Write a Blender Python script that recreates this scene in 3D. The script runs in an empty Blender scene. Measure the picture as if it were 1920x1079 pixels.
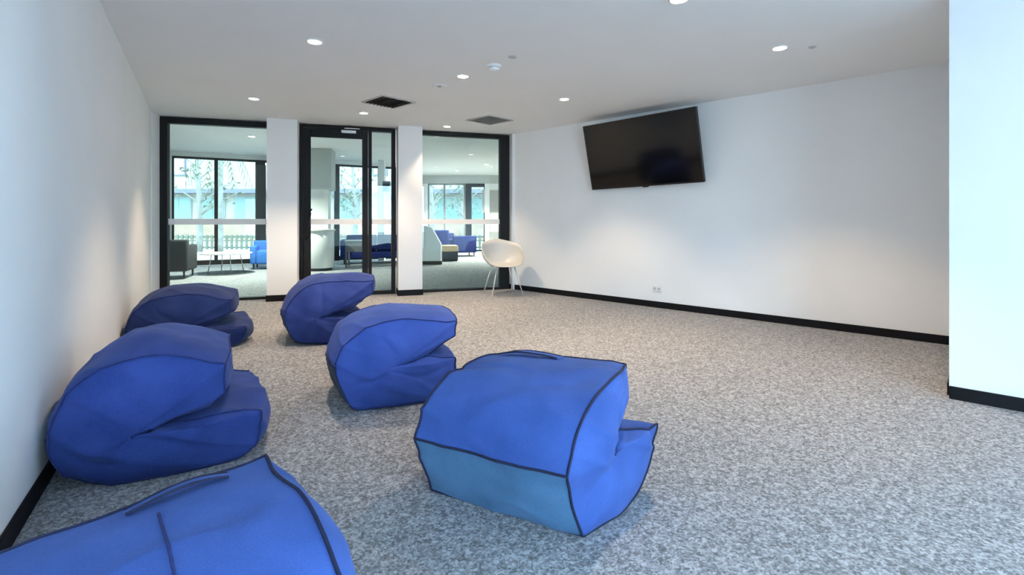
import bpy, bmesh, math, random
from mathutils import Vector, Matrix, noise

# ------------------------------------------------------------------ camera, sky, exposure
scene = bpy.context.scene
C = scene.collection
random.seed(7)
EYE = 1.05            # camera height
FPX = 930.0           # focal length in pixels of the 1920 px wide frame
HOR = 416.0           # horizon row (level camera, shifted lens)
cam_d = bpy.data.cameras.new('camera'); cam = bpy.data.objects.new('camera', cam_d); C.objects.link(cam)
cam.location = (0, 0, EYE); cam.rotation_euler = (math.pi/2, 0, 0)
cam_d.sensor_width = 36; cam_d.lens = FPX/1920*36
cam_d.shift_y = -(539.5-HOR)/1920; cam_d.clip_start = 0.02; cam_d.clip_end = 400
scene.camera = cam

world = bpy.data.worlds.new('sky'); scene.world = world; world.use_nodes = True
bg = world.node_tree.nodes['Background']
bg.inputs['Color'].default_value = (0.52, 0.76, 1.0, 1); bg.inputs['Strength'].default_value = 19.0

vs = scene.view_settings
vs.view_transform = 'Standard'; vs.look = 'None'; vs.gamma = 1.0; vs.use_curve_mapping = False
vs.exposure = 0.53
LAMP_W = 92.0         # watts of one ceiling downlight
scene.cycles.max_bounces = 10; scene.cycles.diffuse_bounces = 6
scene.cycles.transparent_max_bounces = 16
scene.cycles.sample_clamp_indirect = 8.0

def portal(name, loc, nrm, w, h):
    d = bpy.data.lights.new(name, 'AREA'); d.shape = 'RECTANGLE'; d.size = w; d.size_y = h
    d.cycles.is_portal = True
    o = bpy.data.objects.new(name, d); C.objects.link(o)
    o.location = loc; o.rotation_euler = Vector(nrm).to_track_quat('-Z', 'Y').to_euler()
    return o

# ------------------------------------------------------------------ materials
def mat(name, col, rough=0.6, metal=0.0, var=0.0, vscale=6.0, bump=0.0, bscale=80.0, spec=0.5, sheen=0.0, col2=None, coat=0.0):
    m = bpy.data.materials.new(name); m.use_nodes = True
    nt = m.node_tree; b = nt.nodes['Principled BSDF']
    b.inputs['Base Color'].default_value = (*col, 1); b.inputs['Roughness'].default_value = rough
    b.inputs['Metallic'].default_value = metal; b.inputs['Specular IOR Level'].default_value = spec
    if sheen: b.inputs['Sheen Weight'].default_value = sheen; b.inputs['Sheen Roughness'].default_value = 0.5
    if coat: b.inputs['Coat Weight'].default_value = coat
    tc = nt.nodes.new('ShaderNodeTexCoord')
    if var or col2:
        nz = nt.nodes.new('ShaderNodeTexNoise'); nz.inputs['Scale'].default_value = vscale; nz.inputs['Detail'].default_value = 4
        rp = nt.nodes.new('ShaderNodeValToRGB')
        c2 = col2 if col2 else tuple(c*(1+var) for c in col)
        rp.color_ramp.elements[0].position = 0.35; rp.color_ramp.elements[1].position = 0.65
        rp.color_ramp.elements[0].color = (*[c*(1-var) for c in col], 1); rp.color_ramp.elements[1].color = (*c2, 1)
        nt.links.new(tc.outputs['Object'], nz.inputs['Vector']); nt.links.new(nz.outputs['Fac'], rp.inputs['Fac'])
        nt.links.new(rp.outputs['Color'], b.inputs['Base Color'])
    if bump:
        nb = nt.nodes.new('ShaderNodeTexNoise'); nb.inputs['Scale'].default_value = bscale; nb.inputs['Detail'].default_value = 3
        bp = nt.nodes.new('ShaderNodeBump'); bp.inputs['Strength'].default_value = bump; bp.inputs['Distance'].default_value = 0.01
        nt.links.new(tc.outputs['Object'], nb.inputs['Vector']); nt.links.new(nb.outputs['Fac'], bp.inputs['Height'])
        nt.links.new(bp.outputs['Normal'], b.inputs['Normal'])
    return m

def carpet(name, dark, mid, light, s1=105.0, s2=260.0):
    m = bpy.data.materials.new(name); m.use_nodes = True
    nt = m.node_tree; b = nt.nodes['Principled BSDF']; b.inputs['Roughness'].default_value = 0.95
    b.inputs['Specular IOR Level'].default_value = 0.15
    tc = nt.nodes.new('ShaderNodeTexCoord')
    n1 = nt.nodes.new('ShaderNodeTexVoronoi'); n1.inputs['Scale'].default_value = s1; n1.feature = 'SMOOTH_F1'; n1.inputs['Smoothness'].default_value = 0.35
    n3 = nt.nodes.new('ShaderNodeTexVoronoi'); n3.inputs['Scale'].default_value = s1*0.45; n3.feature = 'SMOOTH_F1'; n3.inputs['Smoothness'].default_value = 0.6
    sp1 = nt.nodes.new('ShaderNodeSeparateColor'); sp3 = nt.nodes.new('ShaderNodeSeparateColor')
    mixv = nt.nodes.new('ShaderNodeMix'); mixv.inputs[0].default_value = 0.35
    rp = nt.nodes.new('ShaderNodeValToRGB'); e = rp.color_ramp.elements
    e[0].position = 0.14; e[0].color = (*dark, 1); e[1].position = 0.86; e[1].color = (*light, 1)
    x = e.new(0.5); x.color = (*mid, 1)
    nt.links.new(n1.outputs['Color'], sp1.inputs[0]); nt.links.new(n3.outputs['Color'], sp3.inputs[0])
    nt.links.new(sp1.outputs[0], mixv.inputs[2]); nt.links.new(sp3.outputs[1], mixv.inputs[3])
    nt.links.new(tc.outputs['Object'], n3.inputs['Vector'])
    n2 = nt.nodes.new('ShaderNodeTexNoise'); n2.inputs['Scale'].default_value = s2; n2.inputs['Detail'].default_value = 2
    bp = nt.nodes.new('ShaderNodeBump'); bp.inputs['Strength'].default_value = 0.22; bp.inputs['Distance'].default_value = 0.005
    nt.links.new(tc.outputs['Object'], n1.inputs['Vector']); nt.links.new(tc.outputs['Object'], n2.inputs['Vector'])
    nt.links.new(mixv.outputs[0], rp.inputs['Fac']); nt.links.new(rp.outputs['Color'], b.inputs['Base Color'])
    nt.links.new(n2.outputs['Fac'], bp.inputs['Height']); nt.links.new(bp.outputs['Normal'], b.inputs['Normal'])
    return m

def denim(name, col, vary=0.16, worn=None):
    """Woven cotton: fine cross weave and patchy fading."""
    m = bpy.data.materials.new(name); m.use_nodes = True
    nt = m.node_tree; b = nt.nodes['Principled BSDF']; b.inputs['Roughness'].default_value = 0.9
    b.inputs['Specular IOR Level'].default_value = 0.2
    b.inputs['Sheen Weight'].default_value = 0.10; b.inputs['Sheen Roughness'].default_value = 0.45
    b.inputs['Sheen Tint'].default_value = (0.55, 0.65, 1.0, 1)
    tc = nt.nodes.new('ShaderNodeTexCoord')
    n1 = nt.nodes.new('ShaderNodeTexNoise'); n1.inputs['Scale'].default_value = 5.0; n1.inputs['Detail'].default_value = 5
    n2 = nt.nodes.new('ShaderNodeTexNoise'); n2.inputs['Scale'].default_value = 220.0; n2.inputs['Detail'].default_value = 2
    ad = nt.nodes.new('ShaderNodeMath'); ad.operation = 'MULTIPLY_ADD'; ad.inputs[1].default_value = 0.45
    rp = nt.nodes.new('ShaderNodeValToRGB'); e = rp.color_ramp.elements
    e[0].position = 0.50; e[0].color = (*[c*(1-vary) for c in col], 1)
    e[1].position = 0.95; e[1].color = (*(worn or [min(1, c*(1+vary)+0.01) for c in col]), 1)
    nt.links.new(tc.outputs['Object'], n1.inputs['Vector']); nt.links.new(tc.outputs['Object'], n2.inputs['Vector'])
    nt.links.new(n2.outputs['Fac'], ad.inputs[0]); nt.links.new(n1.outputs['Fac'], ad.inputs[2])
    nt.links.new(ad.outputs[0], rp.inputs['Fac']); nt.links.new(rp.outputs['Color'], b.inputs['Base Color'])
    bp = nt.nodes.new('ShaderNodeBump'); bp.inputs['Strength'].default_value = 0.18; bp.inputs['Distance'].default_value = 0.004
    nt.links.new(n2.outputs['Fac'], bp.inputs['Height']); nt.links.new(bp.outputs['Normal'], b.inputs['Normal'])
    return m

def glass(name, tint=(0.90, 0.955, 0.93), refl=0.06):
    m = bpy.data.materials.new(name); m.use_nodes = True
    nt = m.node_tree; nt.nodes.remove(nt.nodes['Principled BSDF'])
    out = nt.nodes['Material Output']
    tr = nt.nodes.new('ShaderNodeBsdfTransparent'); tr.inputs['Color'].default_value = (*tint, 1)
    gl = nt.nodes.new('ShaderNodeBsdfGlossy'); gl.inputs['Roughness'].default_value = 0.0
    fr = nt.nodes.new('ShaderNodeFresnel'); fr.inputs['IOR'].default_value = 1.45
    mx = nt.nodes.new('ShaderNodeMixShader')
    nt.links.new(fr.outputs[0], mx.inputs[0]); nt.links.new(tr.outputs[0], mx.inputs[1]); nt.links.new(gl.outputs[0], mx.inputs[2])
    nt.links.new(mx.outputs[0], out.inputs['Surface'])
    return m

def emitter(name, col, strength):
    m = bpy.data.materials.new(name); m.use_nodes = True
    b = m.node_tree.nodes['Principled BSDF']
    b.inputs['Base Color'].default_value = (*col, 1)
    b.inputs['Emission Color'].default_value = (*col, 1); b.inputs['Emission Strength'].default_value = strength
    return m

M = {
 'wall': mat('wall_paint', (0.86, 0.86, 0.86), 0.75, var=0.012, vscale=2.0, bump=0.03, bscale=300, spec=0.25),
 'ceil': mat('ceiling_paint', (0.86, 0.86, 0.86), 0.85, var=0.01, vscale=2.0, spec=0.15),
 'black': mat('black_aluminium', (0.010, 0.010, 0.011), 0.55, spec=0.22, bump=0.02, bscale=400),
 'base': mat('black_skirting', (0.006, 0.006, 0.008), 0.6, spec=0.2, var=0.2, vscale=20),
 'carpet': carpet('carpet_pile', (0.140, 0.141, 0.148), (0.280, 0.281, 0.294), (0.465, 0.468, 0.492), 135.0, 300.0),
 'carpet2': carpet('lobby_carpet_pile', (0.24, 0.245, 0.26), (0.34, 0.345, 0.36), (0.45, 0.455, 0.47), 60, 160),
 'glass': glass('window_glass', (0.875, 0.972, 0.932)),
 'clear': glass('clear_glass', (0.95, 0.97, 0.97)),
 'dimmed': glass('dimming_glass', (0.66, 0.655, 0.645)),  # grey tint added to hold down the brightness of the yard
 'strip': mat('frosted_strip', (0.82, 0.80, 0.78), 0.7, var=0.02),
 'plastic': mat('white_plastic', (0.66, 0.63, 0.58), 0.35, var=0.01, vscale=9),
 'leg': mat('pale_metal', (0.75, 0.74, 0.72), 0.3, metal=0.6, var=0.03),
 'steel': mat('brushed_steel', (0.62, 0.62, 0.62), 0.35, metal=0.9, var=0.05, vscale=40),
 'screen': mat('tv_screen', (0.004, 0.004, 0.0045), 0.10, spec=0.5, var=0.05),
 'bezel': mat('tv_bezel', (0.006, 0.006, 0.008), 0.3, var=0.05),
 'trim': mat('lamp_trim', (0.86, 0.86, 0.85), 0.4, var=0.01),
 'lamp': emitter('lamp_lens', (1.0, 0.92, 0.80), 30.0),
 'vent_dark': mat('dark_vent_metal', (0.075, 0.073, 0.066), 0.8, var=0.1),  # dark tone of the louvres and their backing
 'vent': mat('vent_metal', (0.52, 0.51, 0.49), 0.5, var=0.03),
 'grey': mat('grey_plastic', (0.42, 0.42, 0.42), 0.5, var=0.05),
 'white': mat('white_laminate', (0.78, 0.78, 0.77), 0.45, var=0.015),
 'slate': mat('slate_fabric', (0.022, 0.026, 0.032), 0.9, var=0.2, vscale=60, bump=0.1, bscale=300),
 'royal': mat('royal_blue_fabric', (0.010, 0.022, 0.150), 0.9, var=0.2, vscale=60, bump=0.1, bscale=300),
 'azure': mat('azure_fabric', (0.05, 0.20, 0.62), 0.9, var=0.2, vscale=60, bump=0.1, bscale=300),
 'tan': mat('tan_vinyl', (0.62, 0.42, 0.20), 0.6, var=0.08, vscale=30),
 'dkgrey': mat('dark_grey_panel', (0.030, 0.032, 0.038), 0.5, var=0.1),
 'midgrey': mat('mid_grey_laminate', (0.12, 0.125, 0.13), 0.5, var=0.1),
 'bulk': mat('bulkhead_paint', (0.50, 0.52, 0.51), 0.8, var=0.02),
 # outdoors
 'pave': mat('pale_paving', (0.40, 0.36, 0.31), 0.85, var=0.1, vscale=1.5),
 'render': mat('white_render', (0.36, 0.32, 0.28), 0.8, var=0.06, vscale=0.8),
 'fascia': mat('mauve_fascia', (0.13, 0.12, 0.15), 0.6, var=0.06),
 'teal': mat('teal_pane', (0.16, 0.25, 0.24), 0.3, var=0.14, vscale=0.7),
 'frame_out': mat('pale_window_frame', (0.26, 0.25, 0.25), 0.5, var=0.04),
 'brick': mat('salmon_render', (0.34, 0.22, 0.16), 0.8, var=0.12, vscale=2),
 'fence': mat('grey_green_fence', (0.12, 0.13, 0.10), 0.7, var=0.1, vscale=8),
 'bark': mat('pale_bark', (0.22, 0.20, 0.18), 0.9, var=0.2, vscale=8, bump=0.2, bscale=20),
 'leafm': mat('grey_green_leaf', (0.09, 0.10, 0.06), 0.7, var=0.3, vscale=5),
 # bean bags
 'denim': denim('blue_denim', (0.042, 0.084, 0.34)),
 'denim_dull': denim('dull_blue_denim', (0.024, 0.050, 0.225)),
 'denim_bright': denim('bright_blue_denim', (0.040, 0.090, 0.315)),
 'denim_navy': denim('navy_denim', (0.011, 0.024, 0.105)),
 'denim_deep': denim('deep_blue_denim', (0.025, 0.046, 0.20)),
 'bag_base': denim('faded_teal_canvas', (0.070, 0.165, 0.29), 0.22),
 'bag_base_dark': denim('dark_teal_canvas', (0.032, 0.042, 0.060), 0.22),
 'seam': mat('blue_seam', (0.014, 0.026, 0.13), 0.9, var=0.2, vscale=60),
 'piping': mat('navy_piping', (0.006, 0.010, 0.045), 0.8, var=0.2, vscale=60),
}

# ------------------------------------------------------------------ mesh helpers
def link(name, me, m, parent=None, smooth=False):
    if m is not None: me.materials.append(m)
    if smooth:
        for p in me.polygons: p.use_smooth = True
    o = bpy.data.objects.new(name, me); C.objects.link(o)
    if parent: o.parent = parent
    return o

def obj(name, bm, m, parent=None, smooth=False):
    me = bpy.data.meshes.new(name)
    bmesh.ops.recalc_face_normals(bm, faces=bm.faces[:])
    bm.to_mesh(me); bm.free()
    return link(name, me, m, parent, smooth)

def raw(name, verts, faces, m, parent=None, smooth=True):
    me = bpy.data.meshes.new(name); me.from_pydata([tuple(v) for v in verts], [], faces); me.validate(); me.update()
    return link(name, me, m, parent, smooth)

def tag(o, label=None, cat=None, group=None, kind=None):
    if label: o['label'] = label
    if cat: o['category'] = cat
    if group: o['group'] = group
    if kind: o['kind'] = kind
    return o

def thing(name, label, cat, loc=(0, 0, 0), rz=0.0, group=None, kind=None):
    o = bpy.data.objects.new(name, None); C.objects.link(o)
    o.empty_display_size = 0.1; o.location = loc; o.rotation_euler = (0, 0, rz)
    return tag(o, label, cat, group, kind)

def box(bm, x0, x1, y0, y1, z0, z1, bev=0.0, seg=2, mx=None):
    r = bmesh.ops.create_cube(bm, size=1.0); vs_ = r['verts']
    for v in vs_:
        v.co = Vector(((x0+x1)/2+v.co.x*(x1-x0), (y0+y1)/2+v.co.y*(y1-y0), (z0+z1)/2+v.co.z*(z1-z0)))
    if bev:
        es = list({e for v in vs_ for e in v.link_edges})
        rr = bmesh.ops.bevel(bm, geom=es, offset=bev, segments=seg, profile=0.5, affect='EDGES')
        vs_ = list({v for f in rr['faces'] for v in f.verts} | {v for v in vs_ if v.is_valid})
    if mx is not None: bmesh.ops.transform(bm, matrix=mx, verts=[v for v in vs_ if v.is_valid])

def mkbox(name, dims, m, parent=None, bev=0.0, seg=2, mx=None, smooth=False):
    bm = bmesh.new(); box(bm, *dims, bev=bev, seg=seg, mx=mx)
    return obj(name, bm, m, parent, smooth)

def cyl(bm, r0, r1, p0, p1, seg=24, cap=True):
    p0 = Vector(p0); p1 = Vector(p1); d = p1-p0
    q = d.to_track_quat('Z', 'Y').to_matrix().to_4x4()
    bmesh.ops.create_cone(bm, cap_ends=cap, segments=seg, radius1=r0, radius2=r1, depth=d.length, matrix=Matrix.Translation((p0+p1)/2) @ q)

def mkcyl(name, r0, r1, p0, p1, m, parent=None, seg=24, smooth=False):
    bm = bmesh.new(); cyl(bm, r0, r1, p0, p1, seg); return obj(name, bm, m, parent, smooth)

def lathe(bm, prof, seg=32):
    rings = []
    for r, z in prof:
        if r < 1e-6: rings.append([bm.verts.new((0, 0, z))])
        else: rings.append([bm.verts.new((r*math.cos(2*math.pi*i/seg), r*math.sin(2*math.pi*i/seg), z)) for i in range(seg)])
    for a, b in zip(rings, rings[1:]):
        for i in range(seg):
            j = (i+1) % seg
            if len(a) == 1 and len(b) == 1: continue
            if len(a) == 1: bm.faces.new((a[0], b[i], b[j]))
            elif len(b) == 1: bm.faces.new((a[i], a[j], b[0]))
            else: bm.faces.new((a[i], a[j], b[j], b[i]))

def prism(bm, pts, z0, z1):
    lo = [bm.verts.new((x, y, z0)) for x, y in pts]; hi = [bm.verts.new((x, y, z1)) for x, y in pts]
    n = len(pts)
    bm.faces.new(lo); bm.faces.new(hi)
    for i in range(n): bm.faces.new((lo[i], lo[(i+1) % n], hi[(i+1) % n], hi[i]))

def tube(path, rad, seg=8, closed=False):
    """verts, faces of a tube along path; rad is a number or a list"""
    n = len(path); vs_, fs = [], []
    up = Vector((0.13, 0.21, 0.97))
    for i, p in enumerate(path):
        a = path[(i-1) % n] if (closed or i > 0) else path[i]
        b = path[(i+1) % n] if (closed or i < n-1) else path[i]
        t = (Vector(b)-Vector(a)).normalized()
        u = t.cross(up)
        if u.length < 1e-4: u = t.cross(Vector((1, 0, 0)))
        u.normalize(); v = t.cross(u)
        r = rad[i] if isinstance(rad, (list, tuple)) else rad
        for k in range(seg):
            an = 2*math.pi*k/seg
            vs_.append(Vector(p)+u*r*math.cos(an)+v*r*math.sin(an))
    m = n if closed else n-1
    for i in range(m):
        for k in range(seg):
            a = i*seg+k; b = i*seg+(k+1) % seg; c = ((i+1) % n)*seg+(k+1) % seg; d = ((i+1) % n)*seg+k
            fs.append((a, b, c, d))
    if not closed:
        fs.append(tuple(range(seg))[::-1]); fs.append(tuple((n-1)*seg+k for k in range(seg)))
    return vs_, fs

def frame_of(p0, p1):
    """local frame of a wall line: x along it, y to its left, z up"""
    d = (Vector((*p1, 0))-Vector((*p0, 0))); a = math.atan2(d.y, d.x)
    return Matrix.Translation((p0[0], p0[1], 0)) @ Matrix.Rotation(a, 4, 'Z'), d.length, a

def on_ceiling(px, py, z):      # where the sight line through a pixel of the 1920x1079 frame meets the height z
    y = FPX*(z-EYE)/(HOR-py); return ((px-960)/FPX*y, y, z)
def on_ray(px, y, z=0.0):       # the sight column px at the distance y
    return ((px-960)/FPX*y, y, z)

# ------------------------------------------------------------------ the room
CEIL = 2.41
LOBBY = 2.70
def left_x(y): return -1.903-0.6254*(y-2.039)
GL = (-4.612, 6.370)                 # glazing line meets the left wall
GR = (-0.050, 7.785)                 # glazing line meets the television wall
TVW = (0.170, 7.57)                  # a point on the television wall
R2 = (3.772, 4.182)                  # inner corner of the recess
R1 = (2.60, 2.95)                    # outer corner beside the camera
R0 = (6.50, -0.720)                   # end of the near right wall
L0 = (1.126, -2.80)                  # end of the left wall behind the camera

def struct(o): o['kind'] = 'structure'; return o

room_poly = [L0, R0, R1, R2, GR, GL]
bm = bmesh.new(); prism(bm, room_poly, -0.12, 0.0); struct(obj('floor', bm, M['carpet']))
bm = bmesh.new(); prism(bm, room_poly, CEIL, CEIL+0.16); struct(obj('ceiling', bm, M['ceil']))

def wall(name, p0, p1, z0, z1, th, m, ext0=0.0, ext1=0.0):
    """a wall on the right hand side of p0 -> p1 when th < 0"""
    mx, L, a = frame_of(p0, p1)
    return struct(mkbox(name, (-ext0, L+ext1, min(0, th), max(0, th), z0, z1), m, mx=mx))

def skirting(name, p0, p1, side, ext0=0.0, ext1=0.0):
    mx, L, a = frame_of(p0, p1)
    bm = bmesh.new(); box(bm, -ext0, L+ext1, min(0, side*0.012), max(0, side*0.012), 0.0, 0.075, bev=0.003, seg=1, mx=mx)
    return struct(obj(name, bm, M['base']))

wall('wall_left', L0, GL, 0, LOBBY+0.2, 0.16, M['wall'], 0.1, 0.0).data
skirting('baseboard_left', L0, GL, -1)
wall('wall_television', GR, R2, 0, LOBBY+0.2, 0.16, M['wall'], 0.0, 0.1)
skirting('baseboard_television', GR, R2, -1)
wall('wall_return', R2, R1, 0, CEIL+0.16, 0.05, M['wall'], 0.0, -0.02)
skirting('baseboard_return', R2, R1, -1, 0.0, -0.06)
skirting('baseboard_right', R1, R0, -1)

# rear wall behind the camera with its big window (the daylight of the room)
mxR, LR, aR = frame_of(L0, R0)
def rear(name, s0, s1, z0, z1): return struct(mkbox(name, (s0, s1, -0.16, 0, z0, z1), M['wall'], mx=mxR))
RW0, RW1, RZ0, RZ1 = 0.08, 2.05, 0.06, 2.36
rear('wall_rear', -0.1, RW0, 0, CEIL+0.16)
rear('wall_rear_end', RW1, LR+0.1, 0, CEIL+0.16)
rear('wall_rear_header', RW0, RW1, RZ1, CEIL+0.16)
rear('wall_rear_sill', RW0, RW1, 0, RZ0)
def big_window(name, mx, org, ang, s0, s1, v, nm, inward):
    """black framed window of nm panes along a wall line; v is the frame's depth range"""
    w = struct(thing(name, None, None, (org[0], org[1], 0), ang))
    for zz in ((RZ0, RZ0+0.05), (RZ1-0.05, RZ1)): mkbox('frame_rail', (s0, s1, v[0], v[1], *zz), M['black'], w)
    for i in range(nm+1):
        s = s0+0.025+(s1-s0-0.05)*i/nm
        mkbox('mullion', (s-0.025, s+0.025, v[0], v[1], RZ0, RZ1), M['black'], w)
    vc = (v[0]+v[1])/2
    for i in range(nm):
        a0 = s0+0.025+(s1-s0-0.05)*i/nm; a1 = s0+0.025+(s1-s0-0.05)*(i+1)/nm
        mkbox('pane', (a0, a1, vc-0.003, vc+0.003, RZ0, RZ1), M['clear'], w)
    pc = mx @ Vector(((s0+s1)/2, -0.2*inward, (RZ0+RZ1)/2)); pn = mx.to_3x3() @ Vector((0, inward, 0))
    portal('window_daylight', pc, pn, s1-s0, RZ1-RZ0)
big_window('window_4', mxR, L0, aR, RW0, RW1, (-0.11, -0.05), 2, 1)
# the near right wall: a solid end beside the recess, then a long window out of frame
mxN, LN, aN = frame_of(R1, R0)
SW0, SW1 = 0.75, 5.10
def near(name, s0, s1, z0, z1): return struct(mkbox(name, (s0, s1, 0, 0.16, z0, z1), M['wall'], mx=mxN))
near('wall_right', 0, SW0, 0, CEIL+0.16)
near('wall_right_end', SW1, LN+0.1, 0, CEIL+0.16)
near('wall_right_header', SW0, SW1, RZ1, CEIL+0.16)
near('wall_right_sill', SW0, SW1, 0, RZ0)
big_window('window_6', mxN, R1, aN, SW0, SW1, (0.05, 0.11), 4, -1)

# ------------------------------------------------------------------ glazed far wall: two piers, a nib, two windows, a door with sidelight
mxG, LG, aG = frame_of(GL, GR)
invG = mxG.inverted()
def gs(px, v=0.0):
    """distance along the glazing line where the sight column px crosses it (v towards the lobby)"""
    a = mxG @ Vector((0, v, 0)); d = mxG.to_3x3() @ Vector((1, 0, 0)); k = (px-960)/FPX
    return (k*a.y-a.x)/(d.x-k*d.y)
PD = -0.287                      # pier faces stand this far in front of the glass
def pier(name, s0, s1):
    o = struct(mkbox(name, (s0, s1, PD, 0.06, 0, CEIL), M['wall'], mx=mxG))
    bm = bmesh.new(); box(bm, s0-0.010, s1+0.010, PD-0.012, 0.0, 0, 0.082, bev=0.003, seg=1, mx=mxG)
    b = obj('skirting', bm, M['base'], o)
    return o
pier('wall_pier_left', gs(500, PD), gs(557, PD))
pier('wall_pier_right', gs(747, PD), gs(792, PD))
s_nib = gs(299, -0.05)
bm = bmesh.new()
pts = []
for (s, v) in ((gs(281, PD), PD), (s_nib, PD), (s_nib, 0.06), (-0.02, 0.06)):
    w = mxG @ Vector((s, v, 0)); pts.append((w.x, w.y))
prism(bm, pts, 0, CEIL); struct(obj('wall_nib', bm, M['wall']))
mxh = struct(mkbox('wall_header', (-0.15, LG+0.2, -0.03, 0.10, CEIL, LOBBY+0.2), M['wall'], mx=mxG))

def fr(parent, name, s0, s1, v0, v1, z0, z1, m='black', bev=0.004):
    return mkbox(name, (s0, s1, v0, v1, z0, z1), M[m], parent, bev=bev, seg=1)
def glazed(name, s0, s1, jl, jr, head, sill):
    w = thing(name, None, None, (GL[0], GL[1], 0), aG, kind='structure')
    fr(w, 'jamb', s0, s0+jl, -0.05, 0.05, 0, CEIL-0.012)
    fr(w, 'jamb', s1-jr, s1, -0.05, 0.05, 0, CEIL-0.012)
    fr(w, 'head', s0+jl, s1-jr, -0.05, 0.05, CEIL-0.012-head, CEIL-0.012)
    fr(w, 'sill', s0+jl, s1-jr, -0.05, 0.05, 0, sill)
    mkbox('pane', (s0+jl-0.005, s1-jr+0.005, -0.004, 0.004, sill-0.005, CEIL-0.012-head+0.005), M['glass'], w)
    mkbox('safety_strip', (s0+jl, s1-jr, -0.007, -0.0045, 1.012, 1.088), M['strip'], w)
    return w
glazed('window_1', s_nib, gs(557)-0.02, 0.085, 0.05, 0.075, 0.035)
glazed('window_2', gs(747)+0.05, LG-0.005, 0.05, 0.150, 0.060, 0.035)
# right jamb of the second window returns as a deep black reveal towards the room
# door and sidelight
dw = thing('door_1', None, None, (GL[0], GL[1], 0), aG, kind='structure')
d0, d1 = gs(563), gs(741); top = CEIL-0.012
lx0, lx1 = gs(569), gs(690)          # the leaf
fr(dw, 'door_frame', d0, lx0, -0.06, 0.06, 0, top)
fr(dw, 'door_frame', d1-0.055, d1, -0.06, 0.06, 0, top)
fr(dw, 'door_frame', d0, d1, -0.062, 0.058, top-0.045, top)
fr(dw, 'door_frame', lx1+0.004, gs(697), -0.06, 0.06, 0, top-0.045)
leaf_top = top-0.05
lf = fr(dw, 'door_leaf', lx0+0.004, gs(583), -0.045, 0.0, 0.01, leaf_top)
fr(lf, 'stile', gs(679), lx1, -0.045, 0.0, 0.01, leaf_top)
fr(lf, 'top_rail', gs(583), gs(679), -0.045, 0.0, leaf_top-0.115, leaf_top)
fr(lf, 'bottom_rail', gs(583), gs(679), -0.045, 0.0, 0.01, 0.13)
mkbox('pane', (gs(583)-0.005, gs(679)+0.005, -0.027, -0.019, 0.125, leaf_top-0.11), M['glass'], lf)
mkbox('safety_strip', (gs(583), gs(679), -0.0305, -0.0285, 1.012, 1.088), M['strip'], lf)
hp = []
hs = gs(583)-0.04
for t in range(0, 13):
    f = t/12
    if f < .17: hp.append((hs, -0.045-0.10*f/.17, 0.80+0.06*f/.17*0.2))
    elif f > .83: hp.append((hs+0.05, -0.045-0.10*(1-f)/.17, 1.22-0.01*(1-f)/.17))
    else: hp.append((hs+0.05*(f-.17)/.66, -0.145, 0.82+0.39*(f-.17)/.66))
raw('pull_handle', *tube(hp, 0.013), M['black'], lf)
mkbox('closer_body', (gs(640), gs(668), -0.105, -0.046, leaf_top-0.055, leaf_top-0.005), M['steel'], lf, bev=0.01)
mkbox('closer_arm', (gs(646), gs(675), -0.13, -0.108, leaf_top+0.005, leaf_top+0.02), M['steel'], lf, bev=0.004)
mkbox('sidelight_pane', (gs(697)-0.005, d1-0.05, -0.004, 0.004, 0.045, top-0.04), M['glass'], dw)
fr(dw, 'sidelight_sill', gs(697), d1-0.055, -0.05, 0.05, 0, 0.05)
mkbox('safety_strip', (gs(697), d1-0.055, -0.007, -0.0045, 1.012, 1.088), M['strip'], dw)

# ------------------------------------------------------------------ lobby beyond the glass
W1A, W1B = (-10.6, 10.222), (-3.26, 14.112)      # lobby window wall (slope 0.53)
W2Y = 17.6
lobby_poly = [(-10.6, 4.52), GL, GR, (1.2, 8.17), (1.2, W2Y), (-3.26, W2Y), W1B, W1A]
bm = bmesh.new(); prism(bm, lobby_poly, -0.12, 0.0); struct(obj('floor_lobby', bm, M['carpet2']))
bm = bmesh.new(); prism(bm, lobby_poly, LOBBY, LOBBY+0.16); struct(obj('ceiling_lobby', bm, M['ceil']))
wall('wall_lobby_left', (-10.6, 4.52), W1A, 0, LOBBY+0.1, 0.15, M['wall'])
wall('wall_lobby_near', (-10.6, 4.52), GL, 0, LOBBY+0.1, -0.15, M['wall'])
wall('wall_lobby_right', (1.2, W2Y), (1.2, 8.17), 0, LOBBY+0.1, 0.15, M['wall'])
wall('wall_lobby_back', GR, (1.2, 8.17), 0, LOBBY+0.1, -0.12, M['wall'], -0.02, 0)
wall('wall_lobby_jog', W1B, (-3.26, W2Y), 0, LOBBY+0.1, 0.12, M['wall'])

mxL, LL, aL = frame_of(W1A, W1B)
def ls(px):
    a = mxL @ Vector((0, 0, 0)); d = mxL.to_3x3() @ Vector((1, 0, 0)); k = (px-960)/FPX
    return (k*a.y-a.x)/(d.x-k*d.y)
HD = 2.60
struct(mkbox('wall_lobby_window_header', (0, LL, 0, 0.15, HD, LOBBY+0.1), M['wall'], mx=mxL))
struct(mkbox('wall_lobby_window_end', (0, ls(322), 0, 0.15, 0, HD), M['wall'], mx=mxL))
w3 = thing('window_3', None, None, (W1A[0], W1A[1], 0), aL, kind='structure')
def lf_(name, a, b, z0, z1, m='black', v0=0.02, v1=0.10): return mkbox(name, (a, b, v0, v1, z0, z1), M[m], w3)
edges = [ls(322), ls(405), ls(488), ls(560), ls(632), ls(712), LL-0.02]
for i, e_ in enumerate(edges):
    hw = 0.038 if i not in (2, 4) else (0.11 if i == 2 else 0.065)
    lf_('mullion', e_-hw, e_+hw, 0, HD, v0=0.0 if i in (2, 4) else 0.02)
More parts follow.
